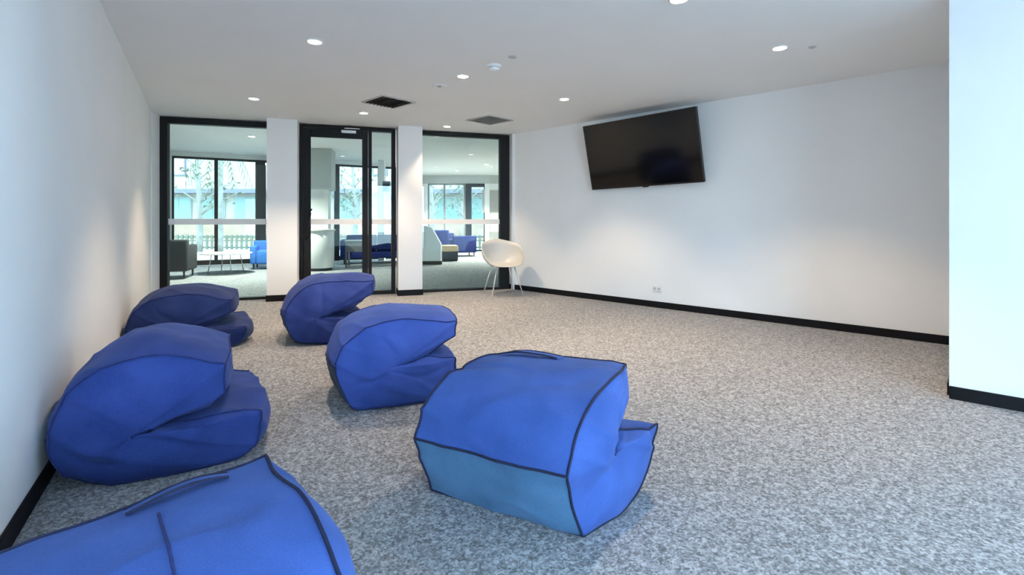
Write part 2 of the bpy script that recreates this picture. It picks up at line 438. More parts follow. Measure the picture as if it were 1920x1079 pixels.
for a, b in zip(edges, edges[1:]):
    lf_('sill', a, b, 0, 0.12); lf_('head', a, b, HD-0.05, HD)
    mkbox('pane', (a, b, 0.055, 0.061, 0.1, HD-0.03), M['dimmed'], w3)
c = mxL @ Vector(((edges[0]+edges[-1])/2, 0.22, HD/2)); n_ = mxL.to_3x3() @ Vector((0, -1, 0))
portal('lobby_daylight', c, n_, edges[-1]-edges[0], HD)
# dark blade wall between two windows
tag(struct(mkbox('trim_1', (ls(480), ls(498), -0.35, 0.0, 0, HD-0.15), M['dkgrey'], mx=mxL)))

# far wall of the lobby: windows, black framed door, white post
def far(name, px0, px1, z0, z1, m, d0=0.0, d1=0.12): 
    return mkbox(name, (on_ray(px0, W2Y)[0], on_ray(px1, W2Y)[0], W2Y-d1+0.12, W2Y+0.12-d0, z0, z1), M[m])
struct(far('wall_lobby_far_header', 788, 1024, 2.40, LOBBY+0.1, 'bulk', 0, 0.12))
struct(far('wall_lobby_far_end', 788, 802, 0, 2.40, 'wall'))
struct(far('wall_lobby_far_sill', 802, 872, 0, 0.28, 'wall'))
struct(far('wall_lobby_far_side', 918, 1024, 0, 2.40, 'wall'))
struct(far('wall_lobby_far_post', 909, 918, 0, 2.40, 'wall', 0, 0.16))
fw = thing('window_5', None, None, (0, W2Y+0.06, 0), 0, kind='structure')
fx = lambda px: on_ray(px, W2Y)[0]
for px in (803, 833, 871): mkbox('mullion', (fx(px)-0.03, fx(px)+0.03, -0.03, 0.03, 0.28, 2.40), M['frame_out'], fw)
mkbox('pane', (fx(803), fx(833), -0.004, 0.004, 0.28, 2.40), M['dimmed'], fw)
mkbox('pane', (fx(833), fx(871), -0.004, 0.004, 0.28, 2.40), M['dimmed'], fw)
for z in (0.28, 2.36): mkbox('rail', (fx(803), fx(871), -0.03, 0.03, z, z+0.04), M['frame_out'], fw)
fd = thing('door_2', None, None, (0, W2Y+0.06, 0), 0, kind='structure')
mkbox('jamb', (fx(873), fx(884), -0.08, 0.05, 0, 2.40), M['black'], fd)
mkbox('jamb', (fx(907), fx(909), -0.05, 0.05, 0, 2.40), M['black'], fd)
mkbox('head', (fx(884), fx(907), -0.08, 0.05, 2.28, 2.40), M['black'], fd)
mkbox('pane', (fx(884), fx(907), -0.004, 0.004, 0.05, 2.28), M['dimmed'], fd)
mkbox('threshold', (fx(884), fx(907), -0.04, 0.04, 0, 0.05), M['black'], fd)
portal('far_daylight', ((fx(803)+fx(909))/2, W2Y+0.25, 1.3), (0, -1, 0), fx(909)-fx(803), 2.3)

# ------------------------------------------------------------------ bean bags
def contour(ctrl, per=0.010):
    """closed profile through control points (p, z, width factor, ear or None); ear not None marks a corner"""
    n = len(ctrl); corners = [i for i, c_ in enumerate(ctrl) if c_[3] is not None]
    pts = []
    for ci, i0 in enumerate(corners):
        i1 = corners[(ci+1) % len(corners)]
        seg = [ctrl[i0]]; j = i0
        while True:
            j = (j+1) % n; seg.append(ctrl[j])
            if j == i1: break
        q = [Vector(s[:3]) for s in seg]
        for k in range(len(q)-1):
            soft0 = k == 0 and seg[0][3] < 0; soft1 = k+2 == len(q) and seg[-1][3] < 0
            p0 = q[k-1] if k > 0 else (Vector(ctrl[i0-1][:3]) if soft0 else q[k]*2-q[k+1])
            p1, p2 = q[k], q[k+1]
            p3 = q[k+2] if k+2 < len(q) else (Vector(ctrl[(i1+1) % n][:3]) if soft1 else q[k+1]*2-q[k])
            m_ = max(2, int((Vector(p2[:2])-Vector(p1[:2])).length/per))
            for t in range(m_):
                u = t/m_
                v = 0.5*((2*p1)+(p2-p0)*u+(2*p0-5*p1+4*p2-p3)*u*u+(3*p1-p0-3*p2+p3)*u**3)
                ear = seg[0][3] if (k == 0 and t == 0) else None
                pts.append((v.x, max(v.y, 0.0), v.z, ear, ci))
    n = len(pts)                                   # even out kinks between the real corners
    for _ in range(24):
        new = []
        for i, q in enumerate(pts):
            if q[3] is not None and q[3] >= 0: new.append(q); continue
            a, b = pts[i-1], pts[(i+1) % n]
            new.append((q[0]*0.5+(a[0]+b[0])*0.25, q[1]*0.5+(a[1]+b[1])*0.25, q[2]*0.5+(a[2]+b[2])*0.25, q[3], q[4]))
        pts = new
    return pts

def bean_bag(label, loc, heading, ctrl, c, W, m, mbase, seed, bulge=0.06, inflate=0.05, wrinkle=0.011,
             crease=None, strap=None, fold=0.016, pip=0.0055, skew=0.0, pinch=0.012, pp=10, pm='piping', mid_seam=None):
    root = thing('bean_bag', label, 'bean bag', (loc[0], loc[1], 0), heading, 'blue folded bean bags on the carpet')
    P = contour(ctrl); N = len(P); cv = Vector(c)
    ears = [(i, P[i][3]) for i in range(N) if P[i][3] and P[i][3] > 0]
    Mst = 28; K = 16
    st = [math.sin(math.pi/2*(-1+2*i/Mst)) for i in range(Mst+1)]      # stations denser at the edges
    st = [0.35*(-1+2*i/Mst)+0.65*s for i, s in enumerate(st)]
    V = []; so = Vector((seed*3.1, seed*1.7, seed*0.9))
    def earf(i, a):
        f = 0.0
        for ie, e in ears:
            d = min(abs(i-ie), N-abs(i-ie))*0.010
            f += e*math.exp(-(d/0.035)**2)*abs(a)**5
        return f
    for i in range(N):
        p, z, g, _, _ = P[i]; r = Vector((p, z))-cv
        for a in st:
            f = 1+inflate*(1-a*a)-pinch*abs(a)**pp+earf(i, a)
            q = cv+r*f
            zz = q.y
            V.append(Vector((q.x, -a*W*g, zz)))
    base_i = lambda i, j: i*(Mst+1)+j
    F = []; FB = []
    for i in range(N):
        i2 = (i+1) % N
        for j in range(Mst):
            quad = (base_i(i, j), base_i(i2, j), base_i(i2, j+1), base_i(i, j+1))
            (FB if P[i][4] == 0 else F).append(quad)
    # side panels
    side_rows = {}
    for sgn, j in ((1, 0), (-1, Mst)):
        prev = [base_i(i, j) for i in range(N)]
        for k in range(1, K):
            r = 1-k/K; cur = []
            for i in range(N):
                p, z, g, _, _ = P[i]
                e0 = V[base_i(i, j)]
                q = Vector((cv.x+(e0.x-cv.x)*r, cv.y+(e0.z-cv.y)*r))
                wd = W*(g*r+(1-r)*1.0)+bulge*(1-r**2.2)
                if crease:
                    dq = (q-Vector(crease)).length
                    wd -= 0.022*math.exp(-(dq/0.09)**2)
                cur.append(len(V)); V.append(Vector((q.x, sgn*wd, q.y)))
            for i in range(N):
                i2 = (i+1) % N
                f = (prev[i], cur[i], cur[i2], prev[i2])
                F.append(f if sgn > 0 else f[::-1])
            prev = cur
        ctr = len(V); V.append(Vector((cv.x, sgn*(W+bulge-(0.022*math.exp(-((cv-Vector(crease)).length/0.09)**2) if crease else 0)), cv.y)))
        for i in range(N):
            i2 = (i+1) % N
            f = (prev[i], ctr, prev[i2])
            F.append(f if sgn > 0 else f[::-1])
    # wrinkles along the normals
    me = bpy.data.meshes.new('tmp'); me.from_pydata(V, [], F+FB); me.update()
    nrm = [Vector(v.normal) for v in me.vertices]; bpy.data.meshes.remove(me)
    if sum(n_.dot(v-Vector((cv.x, 0, cv.y))) for n_, v in zip(nrm, V)) < 0:
        nrm = [-n_ for n_ in nrm]; F = [f[::-1] for f in F]; FB = [f[::-1] for f in FB]
    out = []
    for v, nn in zip(V, nrm):
        low = noise.noise(v*4.5+so)
        mid = noise.noise(v*11+so*2)
        d = wrinkle*(low*1.2+0.28*mid)
        # long soft tension folds
        rg = 1-abs(noise.noise(Vector((v.x*3.0+v.z*6.0, v.y*3.0, v.z*2.0))+so*3))*2.6
        d += fold*0.55*max(0, rg)**3
        if crease:
            dx, dz = v.x-crease[0], v.z-crease[1]
            rr = math.hypot(dx, dz); ph = math.atan2(dz, dx)
            rid = (1-abs(math.sin(ph*1.5+0.6+noise.noise(v*4+so)*1.8)))**3
            d -= fold*rid*math.exp(-((rr-0.17)/0.10)**2)
        q = v+nn*d
        if q.z < 0.002: q.z = 0.002
        out.append(q)
    for q in out: q.y -= skew*q.x*(0.4+0.6*min(1, q.z/0.4))
    def sub(name, faces, mm):
        used = sorted({i for f in faces for i in f}); idx = {u: k for k, u in enumerate(used)}
        return raw(name, [out[u] for u in used], [tuple(idx[i] for i in f) for f in faces], mm, root)
    sub('cover', F, m)
    sub('base_panel', FB, mbase)
    for j in (0, Mst):
        path = []
        for i in range(0, N):
            b = base_i(i, j); o_ = out[b]+nrm[b]*0.0025
            path.append(Vector((o_.x, o_.y, max(o_.z, 0.004))))
        raw('piping', *tube(path, pip, 6, True), M[pm], root)
    nb = [i for i in range(N) if P[i][4] == 0]
    for i in (nb[0], (nb[-1]+1) % N):
        path = [out[base_i(i, j)]+nrm[base_i(i, j)]*0.0025 for j in range(Mst+1)]
        path = [Vector((q.x, q.y, max(q.z, 0.004))) for q in path]
        raw('base_piping', *tube(path, pip, 6), M[pm], root)
    # seam across the tip of the back rest
    ct = [i for i in range(N) if P[i][3] is not None]
    it = ct[2]
    raw('tip_seam', *tube([out[base_i(it, j)]+nrm[base_i(it, j)]*0.002 for j in range(Mst+1)], pip*0.7, 6), M[pm], root)
    if mid_seam:
        jm = min(range(Mst+1), key=lambda j: abs(st[j]-mid_seam[0]))
        path = [out[base_i(i, jm)]+nrm[base_i(i, jm)]*0.0015 for i in range(max(nb[-1]+2, it-mid_seam[2]), it-mid_seam[1])]
        raw('panel_seam', *tube(path, pip*0.7, 6), M['seam'], root)
    if strap:
        off, a0, a1, wid = strap       # samples before the tip corner, stations, width in samples
        i0 = it-off; js = [j for j in range(Mst+1) if a0 <= st[j] <= a1]
        vs_, fs = [], []
        for k, j in enumerate(js):
            u = k/(len(js)-1); arch = 0.003+0.012*math.sin(math.pi*u)
            A = out[base_i(i0, j)]; B = out[base_i(i0-wid, j)]; n1 = nrm[base_i(i0-wid//2, j)]
            vs_ += [A+n1*arch, B+n1*arch, B+n1*(arch+0.004), A+n1*(arch+0.004)]
        for k in range(len(js)-1):
            for e_ in range(4):
                fs.append((k*4+e_, k*4+(e_+1) % 4, (k+1)*4+(e_+1) % 4, (k+1)*4+e_))
        fs += [(0, 1, 2, 3), tuple((len(js)-1)*4+e_ for e_ in (3, 2, 1, 0))]
        h = raw('handle_strap', vs_, fs, m, root, smooth=False)
        for e_ in (0, 1):
            raw('stitch_line', *tube([vs_[k*4+3-e_] for k in range(len(js))], 0.0035, 6), M['piping'], h)
    return root

# profile: base panel bottom, base panel top, over the back to the tip, tip, mouth, lip, underside
def profile(L=0.72, Hh=0.57, bt=0.25, bi=0.10, tipz=0.50, tipb=0.42, tipL=0.70, kx=0.33, kz=0.24, lipz=0.26, seatz=0.29, gt=0.92, gl=1.05, ear=0.05, back=0.0, soft=True, gb=0.96):
    return [
     (bi, 0.0 if not soft else 0.015, gb*(0.90 if soft else 1), -1 if soft else 0.02), (bi*0.35, bt*0.5, 0.98, None),
     (0.0, bt, 0.94 if soft else 1.0, -1 if soft else 0.04), (0.045+back, bt+(Hh-bt)*0.50, 1.0, None), (0.16, bt+(Hh-bt)*0.86, 1.0, None), (0.32, Hh, 0.98, None), (tipL*0.76, Hh*0.5+tipz*0.5+0.012, 0.95, None),
     (tipL, tipz, gt, ear), (tipL+0.018, (tipz+tipb)/2, gt*0.98, None),
     (tipL+0.004, tipb, gt, 0.02), (kx+(tipL-kx)*0.55, kz+(tipb-kz)*0.50-0.02, 0.95, None), (kx+0.07, kz+0.028, 0.97, None),
     (kx, kz, 1.0, 0.0), (kx+0.10, kz+0.030, 1.02, None), (kx+(L-kx)*0.6, seatz, gl, None),
     (L, lipz, gl, ear), (L+0.028, lipz*0.55, gl, None), (L, 0.05, gl*(0.93 if soft else 0.99), None), (L-0.07, 0.0, gl*(0.96 if soft else 0.97), None), (L*0.6, 0.0, 1.10 if soft else gb+(gl-gb)*0.72, None), (bi+0.10, 0.0, 1.03 if soft else gb+(gl-gb)*0.35, None),
    ]

R = math.radians
SOFT = dict(pinch=0.05, pp=5, pm='seam', pip=0.0035, bulge=0.09, inflate=0.075)
bean_bag('navy bean bag farthest along the left wall, half hidden behind another', (-3.15, 4.12), R(29),
         profile(L=0.82, Hh=0.48, tipz=0.40, tipb=0.29, kz=0.17, lipz=0.16, seatz=0.18, tipL=0.72, bt=0.2), (0.27, 0.18), 0.37,
         M['denim_navy'], M['bag_base_dark'], 1, crease=(0.33, 0.17), wrinkle=0.016, **SOFT)
bean_bag('large blue bean bag slumped against the left wall nearest the camera', (-1.945, 2.166), R(31),
         profile(L=0.73, Hh=0.52, tipz=0.42, tipb=0.29, kz=0.19, lipz=0.20, seatz=0.22, tipL=0.60, bt=0.2, gl=1.08), (0.27, 0.20), 0.34,
         M['denim_dull'], M['bag_base_dark'], 2, crease=(0.33, 0.19), wrinkle=0.016, **SOFT)
bean_bag('deep blue bean bag in front of the glass door with its tip raised', (-2.03, 4.40), R(24),
         profile(L=0.66, Hh=0.54, tipz=0.52, tipb=0.42, tipL=0.74, kz=0.22, lipz=0.20, seatz=0.24), (0.27, 0.24), 0.30,
         M['denim_deep'], M['bag_base_dark'], 3, crease=(0.33, 0.22), wrinkle=0.013, **SOFT)
bean_bag('blue bean bag with wide open fold in the middle of the carpet', (-1.08, 2.95), R(23),
         profile(Hh=0.50, tipz=0.45, tipb=0.37, kz=0.22, lipz=0.24, seatz=0.265, L=0.68), (0.27, 0.235), 0.28,
         M['denim'], M['bag_base_dark'], 4, crease=(0.33, 0.22), wrinkle=0.013, **SOFT)
bean_bag('bright blue bean bag with teal base panel, alone at front right', (-0.09, 1.71), R(63),
         profile(L=0.50, Hh=0.475, bt=0.245, bi=0.10, tipz=0.455, tipb=0.37, tipL=0.52, kx=0.30, kz=0.25, lipz=0.25, seatz=0.27, gt=0.80, gl=1.32, ear=0.06, soft=False, gb=1.03), (0.22, 0.235), 0.30,
         M['denim_bright'], M['bag_base'], 5, crease=(0.30, 0.25), strap=(8, -0.85, 0.1, 5), bulge=0.07, wrinkle=0.008, skew=0.20, pinch=0.02, pp=6, pip=0.0045)
bean_bag('bright blue bean bag cut off by the lower left picture edge', (-0.498, 0.723), R(143),
         profile(L=0.58, Hh=0.40, bt=0.28, tipz=0.38, tipb=0.28, tipL=0.55, kz=0.18, lipz=0.17, seatz=0.19, gt=1.0, gl=1.0, ear=0.06, soft=False), (0.22, 0.19), 0.30,
         M['denim_bright'], M['bag_base'], 6, crease=None, strap=(3, -0.1, 0.7, 3), bulge=0.11, wrinkle=0.006, skew=0.22, mid_seam=(0.10, 10, 62), pip=0.0045)

# ------------------------------------------------------------------ television on its tilting bracket
tvd = Vector((1.0626, -1, 0)).normalized(); tvn = Vector((-1, -1.0626, 0)).normalized()
tv_w, tv_h, tilt = 1.502, 0.842, 0.236
bl = Vector((1.0656, 6.5898, 1.4708))
up = tvn*math.sin(tilt)+Vector((0, 0, 1))*math.cos(tilt)
roll = 0.0163
dx_ = tvd*math.cos(roll)+up*math.sin(roll); up2 = up*math.cos(roll)-tvd*math.sin(roll)
nz_ = dx_.cross(up2)
if nz_.dot(tvn) < 0: nz_ = -nz_
tv = thing('television', 'large black flat television tilted forward on the white wall', 'television')
mt = Matrix((( dx_.x, nz_.x, up2.x, bl.x), (dx_.y, nz_.y, up2.y, bl.y), (dx_.z, nz_.z, up2.z, bl.z), (0, 0, 0, 1)))
tv.matrix_world = mt
mkbox('casing', (0, tv_w, -0.045, -0.004, 0, tv_h), M['bezel'], tv, bev=0.006)
mkbox('screen', (0.012, tv_w-0.012, -0.006, 0.0005, 0.020, tv_h-0.012), M['screen'], tv)
for a in ((0, tv_w, 0, 0.020), (0, tv_w, tv_h-0.012, tv_h), (0, 0.012, 0.02, tv_h-0.012), (tv_w-0.012, tv_w, 0.02, tv_h-0.012)):
    mkbox('bezel', (a[0], a[1], -0.005, 0.003, a[2], a[3]), M['bezel'], tv, bev=0.001, seg=1)
mkbox('sensor', (tv_w*0.49, tv_w*0.54, -0.025, 0.0, -0.012, 0.0), M['bezel'], tv, bev=0.003)
wp = Vector((TVW[0], TVW[1], 0))+tvd*2.07
bm = bmesh.new()
mb = Matrix(((tvd.x, tvn.x, 0, wp.x), (tvd.y, tvn.y, 0, wp.y), (0, 0, 1, 1.85), (0, 0, 0, 1)))
box(bm, -0.30, 0.30, 0.0, 0.02, -0.17, 0.17, mx=mb); box(bm, -0.2, -0.16, 0.02, 0.125, -0.12, 0.12, mx=mb); box(bm, 0.16, 0.2, 0.02, 0.125, -0.12, 0.12, mx=mb)
o = obj('bracket', bm, M['dkgrey']); o.parent = tv; o.matrix_parent_inverse = mt.inverted()

# power point low on the television wall
k_ = (1232-960)/FPX
tpos = Vector((TVW[0], TVW[1], 0))
s_ = (k_*tpos.y-tpos.x)/(tvd.x-k_*tvd.y); op = tpos+tvd*s_
zo = EYE-(541-HOR)*op.y/FPX
po = thing('power_outlet', 'small white power outlet plate low on the wall under the television', 'outlet')
po.matrix_world = Matrix(((tvd.x, tvn.x, 0, op.x), (tvd.y, tvn.y, 0, op.y), (0, 0, 1, zo), (0, 0, 0, 1)))
mkbox('plate', (-0.058, 0.058, 0, 0.009, -0.036, 0.036), M['trim'], po, bev=0.003)
for sx in (-0.028, 0.028):
    mkbox('socket', (sx-0.018, sx+0.018, 0.009, 0.0105, -0.022, 0.010), M['vent'], po)
    mkbox('switch', (sx-0.006, sx+0.006, 0.009, 0.013, 0.016, 0.028), M['white'], po, bev=0.001, seg=1)

# ------------------------------------------------------------------ white shell chair by the far window
ch = thing('shell_chair', 'white moulded plastic shell chair on thin metal legs beside the glass', 'chair', (-0.13, 7.15, 0), R(-70))
nu, nv = 48, 14
vs_, fs = [], []
for j in range(nv+1):
    v = j/nv
    for i in range(nu):
        th = 2*math.pi*i/nu                # 0 = front (+x), pi = back
        cb = 0.5-0.5*math.cos(th)          # 0 front, 1 back
        side = abs(math.sin(th))
        rimz = 0.435+0.36*cb**2.2+0.20*side**3*(0.35+0.65*cb) if True else 0
        rx = 0.25+0.03*cb; ry = 0.30
        rr = v**0.9
        x = -0.01+rx*math.cos(th)*min(1, rr*1.25)-0.06*cb*max(0, v-0.8)*5*0.5
        y = ry*math.sin(th)*min(1, rr*1.2)
        lift = max(0, (v-0.45)/0.55)
        z = 0.42+0.012*v+(rimz-0.432)*(lift**1.5)
        if cb < 0.2: z -= 0.02*lift
        vs_.append(Vector((x, y, z)))
for j in range(nv):
    for i in range(nu):
        a = j*nu+i; b = j*nu+(i+1) % nu
        fs.append((a, b, b+nu, a+nu))
sh = raw('shell', vs_, fs, M['plastic'], ch)
bm_ = bmesh.new(); bm_.from_mesh(sh.data); bmesh.ops.remove_doubles(bm_, verts=bm_.verts[:], dist=0.0008); bm_.to_mesh(sh.data); bm_.free()
so = sh.modifiers.new('thick', 'SOLIDIFY'); so.thickness = 0.008; so.offset = 0
for sx, sy in ((1, 1), (1, -1), (-1, 1), (-1, -1)):
    raw('leg', *tube([Vector((sx*0.12, sy*0.13, 0.415)), Vector((sx*0.205, sy*0.23, 0.012))], [0.009, 0.008]), M['leg'], ch)
    mkcyl('foot', 0.012, 0.012, (sx*0.206, sy*0.231, 0), (sx*0.205, sy*0.23, 0.014), M['grey'], ch, 12)
raw('brace', *tube([Vector((0.12, 0.13, 0.405)), Vector((-0.12, -0.13, 0.405))], 0.007), M['leg'], ch)
raw('brace', *tube([Vector((0.12, -0.13, 0.405)), Vector((-0.12, 0.13, 0.405))], 0.007), M['leg'], ch)

# ------------------------------------------------------------------ ceiling: downlights, vents, detectors
def downlight(pos, label, group, watts=LAMP_W, r=0.048, cone=96, warm=(1.0, 0.77, 0.53)):
    t = thing('downlight', label, 'ceiling light', pos, 0, group)
    bm = bmesh.new(); lathe(bm, [(r+0.016, 0), (r+0.016, -0.004), (r+0.004, -0.007), (r, -0.004), (r, 0.0)], 32)
    obj('trim_ring', bm, M['trim'], t, True)
    bm = bmesh.new(); lathe(bm, [(0, -0.0055), (r*0.7, -0.0050), (r, -0.003), (r, 0.0)], 24)
    obj('lens', bm, M['lamp'], t, True)
    d = bpy.data.lights.new('downlight_beam', 'SPOT'); d.energy = watts; d.color = warm
    d.spot_size = R(cone); d.spot_blend = 0.55; d.shadow_soft_size = 0.04
    l = bpy.data.objects.new('downlight_beam', d); C.objects.link(l); l.parent = t; l.location = (0, 0, -0.02)
    return t
g_ = 'recessed downlights in the room ceiling'
for px, py, lab in (
  (590, 78, 'downlight in the ceiling above the left bean bags, nearest on that side'),
  (868, 143, 'downlight between the ceiling vents and the smoke detector'),
  (1462, 90, 'downlight on the right of the ceiling beyond the television'),
  (1058, 186, 'downlight just left of the television top edge'),
  (476, 185, 'downlight above the left glass window'),
  (682, 212, 'downlight directly above the glass door beside the dark vent'),
  (838, 237, 'small downlight above the window with the white chair')):
    downlight(on_ceiling(px, py, CEIL), lab, g_)
downlight((1.02, 3.03, CEIL), 'downlight cut off by the top edge of the picture', g_)
for px, py, lab in ((472, 256, 'lobby downlight seen through the left window'), (912, 308, 'lobby downlight seen beside the far white post'), (857, 320, 'lobby downlight before the far lobby windows')):
    downlight(on_ceiling(px, py, LOBBY), lab, 'downlights in the lobby ceiling', 600, 0.055, 125, (1.0, 0.93, 0.85))

va = math.atan2(-1, 1.0626)
def vent(px, py, size, dark, label):
    t = thing('ceiling_vent', label, 'vent', on_ceiling(px, py, CEIL), va, 'square ceiling vents')
    h = size/2
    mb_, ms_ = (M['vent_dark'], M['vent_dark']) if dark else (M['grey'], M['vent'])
    mkbox('backing', (-h+0.01, h-0.01, -h+0.01, h-0.01, -0.003, 0.0), mb_, t)
    for a in ((-h, h, -h, -h+0.025), (-h, h, h-0.025, h), (-h, -h+0.025, -h+0.025, h-0.025), (h-0.025, h, -h+0.025, h-0.025)):
        mkbox('frame', (*a, -0.010, 0.0), ms_ if not dark else M['vent'], t, bev=0.002, seg=1)
    n = 8 if dark else 14
    for k in range(n):
        y = -h+0.03+(size-0.06)*(k+0.5)/n
        mx = Matrix.Translation((0, y, -0.008)) @ Matrix.Rotation(R(38 if dark else 20), 4, 'X')
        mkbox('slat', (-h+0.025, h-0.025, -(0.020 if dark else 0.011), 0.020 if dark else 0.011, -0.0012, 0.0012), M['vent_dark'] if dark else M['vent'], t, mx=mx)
    return t
vent(729, 191, 0.44, True, 'dark louvred square ceiling vent above the glass door')
vent(918, 225, 0.46, False, 'grey square return air grille in the ceiling by the television wall')

sd = thing('smoke_detector', 'white domed smoke detector on the ceiling near the centre', 'detector', on_ceiling(926, 123, CEIL))
bm = bmesh.new(); lathe(bm, [(0, -0.012), (0.062, -0.012), (0.064, 0.0)], 32); obj('mounting_plate', bm, M['trim'], sd, True)
bm = bmesh.new(); lathe(bm, [(0.05, -0.012), (0.05, -0.03), (0.042, -0.042), (0.02, -0.050), (0, -0.051)], 32); obj('dome', bm, M['trim'], sd, True)
bm = bmesh.new(); lathe(bm, [(0.0505, -0.018), (0.052, -0.021), (0.0505, -0.026)], 32); obj('grille_ring', bm, M['grey'], sd, True)
def disc(name, px, py, r, m, label, cat):
    t = thing(name, label, cat, on_ceiling(px, py, CEIL))
    bm = bmesh.new(); lathe(bm, [(0, -0.007), (r*0.75, -0.006), (r, -0.002), (r, 0.0)], 28); obj('cover_plate', bm, m, t, True)
    bm = bmesh.new(); lathe(bm, [(0, -0.014), (r*0.28, -0.012), (r*0.30, -0.006)], 18); obj('centre_cap', bm, M['grey'], t, True)
    return t
disc('sprinkler_head', 961, 107, 0.036, M['vent'], 'small grey sprinkler cap on the ceiling beyond the smoke detector', 'sprinkler')
disc('sprinkler_head', 1523, 88, 0.030, M['vent'], 'small grey sprinkler cap right of the right hand downlight', 'sprinkler')
disc('access_cover', 824, 161, 0.075, M['ceil'], 'flat round access cover on the ceiling left of a downlight', 'cover')

# ------------------------------------------------------------------ lobby furniture
def soft(name, dims, m, parent, bev=0.04): return mkbox(name, dims, m, parent, bev=bev, seg=3, smooth=True)
def armchair(label, loc, rz, m, w=0.74, d=0.72, h=0.72, leg=0.14, group=None, name='armchair'):
    t = thing(name, label, 'armchair', loc, rz, group)
    soft('seat', (-w/2+0.12, w/2-0.12, -d/2, d/2-0.14, leg, 0.42), m, t)
    soft('backrest', (-w/2, w/2, d/2-0.16, d/2, leg, h), m, t)
    for s in (-1, 1): soft('armrest', (min(s*w/2, s*(w/2-0.12)), max(s*w/2, s*(w/2-0.12)), -d/2, d/2-0.12, leg, h-0.10), m, t)
    for sx in (-1, 1):
        for sy in (-1, 1): mkcyl('leg', 0.014, 0.020, (sx*(w/2-0.07), sy*(d/2-0.07), 0), (sx*(w/2-0.07), sy*(d/2-0.07), leg+0.01), M['dkgrey'], t, 12)
    return t
armchair('dark slate tub armchair behind the left window', on_ray(316, 9.25), R(200), M['slate'], 0.78, 0.74, 0.72, 0.14)
armchair('bright blue armchair edge beside the dark blade wall', on_ray(505, 11.2), R(20), M['azure'], 0.7, 0.7, 0.62, 0.12)
armchair('royal blue armchair beyond the low white wall, left one', on_ray(826, 16.3), R(170), M['royal'], 0.72, 0.7, 0.78, 0.12, 'blue armchairs deep in the lobby')
armchair('royal blue armchair beyond the low white wall, next to the black door frame', on_ray(867, 15.2), R(200), M['royal'], 0.72, 0.7, 0.62, 0.12, 'blue armchairs deep in the lobby')

def sofa(label, loc, rz, m, w=1.9, d=0.8, h=0.72):
    t = thing('sofa', label, 'sofa', loc, rz)
    soft('base', (-w/2, w/2, -d/2, d/2, 0.14, 0.30), m, t)
    for k in range(2): soft('seat_cushion', (-w/2+0.14+(w-0.28)/2*k, -w/2+0.14+(w-0.28)/2*(k+1)-0.008, -d/2, d/2-0.18, 0.30, 0.44), m, t)
    for k in range(2): soft('back_cushion', (-w/2+0.14+(w-0.28)/2*k, -w/2+0.14+(w-0.28)/2*(k+1)-0.008, d/2-0.22, d/2-0.02, 0.36, h), m, t)
    for s in (-1, 1): soft('armrest', (min(s*w/2, s*(w/2-0.14)), max(s*w/2, s*(w/2-0.14)), -d/2, d/2, 0.16, 0.60), m, t)
    for sx in (-1, 1):
        for sy in (-1, 1): mkcyl('leg', 0.018, 0.018, (sx*(w/2-0.1), sy*(d/2-0.1), 0), (sx*(w/2-0.1), sy*(d/2-0.1), 0.15), M['dkgrey'], t, 12)
    return t
sofa('royal blue two seat sofa seen through the glass door', on_ray(706, 12.75), R(197), M['royal'], 1.75)

st_ = thing('side_table', 'dark grey side table on straight legs behind the door glass', 'table', on_ray(672, 11.55), R(10))
mkbox('table_top', (-0.27, 0.27, -0.25, 0.25, 0.58, 0.62), M['midgrey'], st_, bev=0.006)
mkbox('apron', (-0.25, 0.25, -0.23, 0.23, 0.36, 0.58), M['midgrey'], st_)
for sx in (-1, 1):
    for sy in (-1, 1): mkbox('leg', (sx*0.24-0.018, sx*0.24+0.018, sy*0.22-0.018, sy*0.22+0.018, 0, 0.58), M['midgrey'], st_)

ct = thing('coffee_table', 'low round white coffee table on thin legs behind the left window', 'table', on_ray(424, 10.1))
bm = bmesh.new(); lathe(bm, [(0, 0.395), (0.46, 0.395), (0.475, 0.405), (0.475, 0.413), (0.465, 0.42), (0, 0.42)], 48); obj('table_top', bm, M['white'], ct)
for k in range(4):
    a = R(45+90*k); raw('leg', *tube([Vector((0.26*math.cos(a), 0.26*math.sin(a), 0.396)), Vector((0.33*math.cos(a), 0.33*math.sin(a), 0.0))], 0.009), M['leg'], ct)
rg = thing('shadow_disc', 'dark disc drawn as the shadow under the white coffee table', 'shade', on_ray(424, 10.1))  # dark disc painted in as the shadow under the table
bm = bmesh.new(); lathe(bm, [(0, 0.012), (0.5, 0.012), (0.515, 0.006), (0.515, 0)], 48); obj('shadow_face', bm, M['slate'], rg)
bm = bmesh.new(); lathe(bm, [(0.50, 0.013), (0.522, 0.011), (0.526, 0.0)], 48); obj('shadow_rim', bm, M['midgrey'], rg)

# white reception pier and counter behind the door
pr = struct(mkbox('wall_lobby_pier', (-0.21, 0.21, -0.21, 0.21, 0, LOBBY), M['wall'], mx=Matrix.Translation(on_ray(600, 11.6)) @ Matrix.Rotation(R(12), 4, 'Z')))
struct(mkbox('wall_lobby_bulkhead', (-0.55, 0.30, -0.35, 0.30, 1.78, LOBBY), M['bulk'], mx=Matrix.Translation(on_ray(600, 11.45)) @ Matrix.Rotation(R(12), 4, 'Z')))
rc = thing('reception_counter', 'round fronted white reception counter behind the door glass', 'counter', on_ray(598, 10.75))
bm = bmesh.new(); lathe(bm, [(0.30, 0.06), (0.31, 0.07), (0.31, 0.84), (0.30, 0.85)], 40); obj('front_panel', bm, M['white'], rc, True)
bm = bmesh.new(); lathe(bm, [(0, 0.85), (0.335, 0.85), (0.34, 0.857), (0.34, 0.88), (0.335, 0.885), (0, 0.885)], 40); obj('counter_top', bm, M['plastic'], rc)
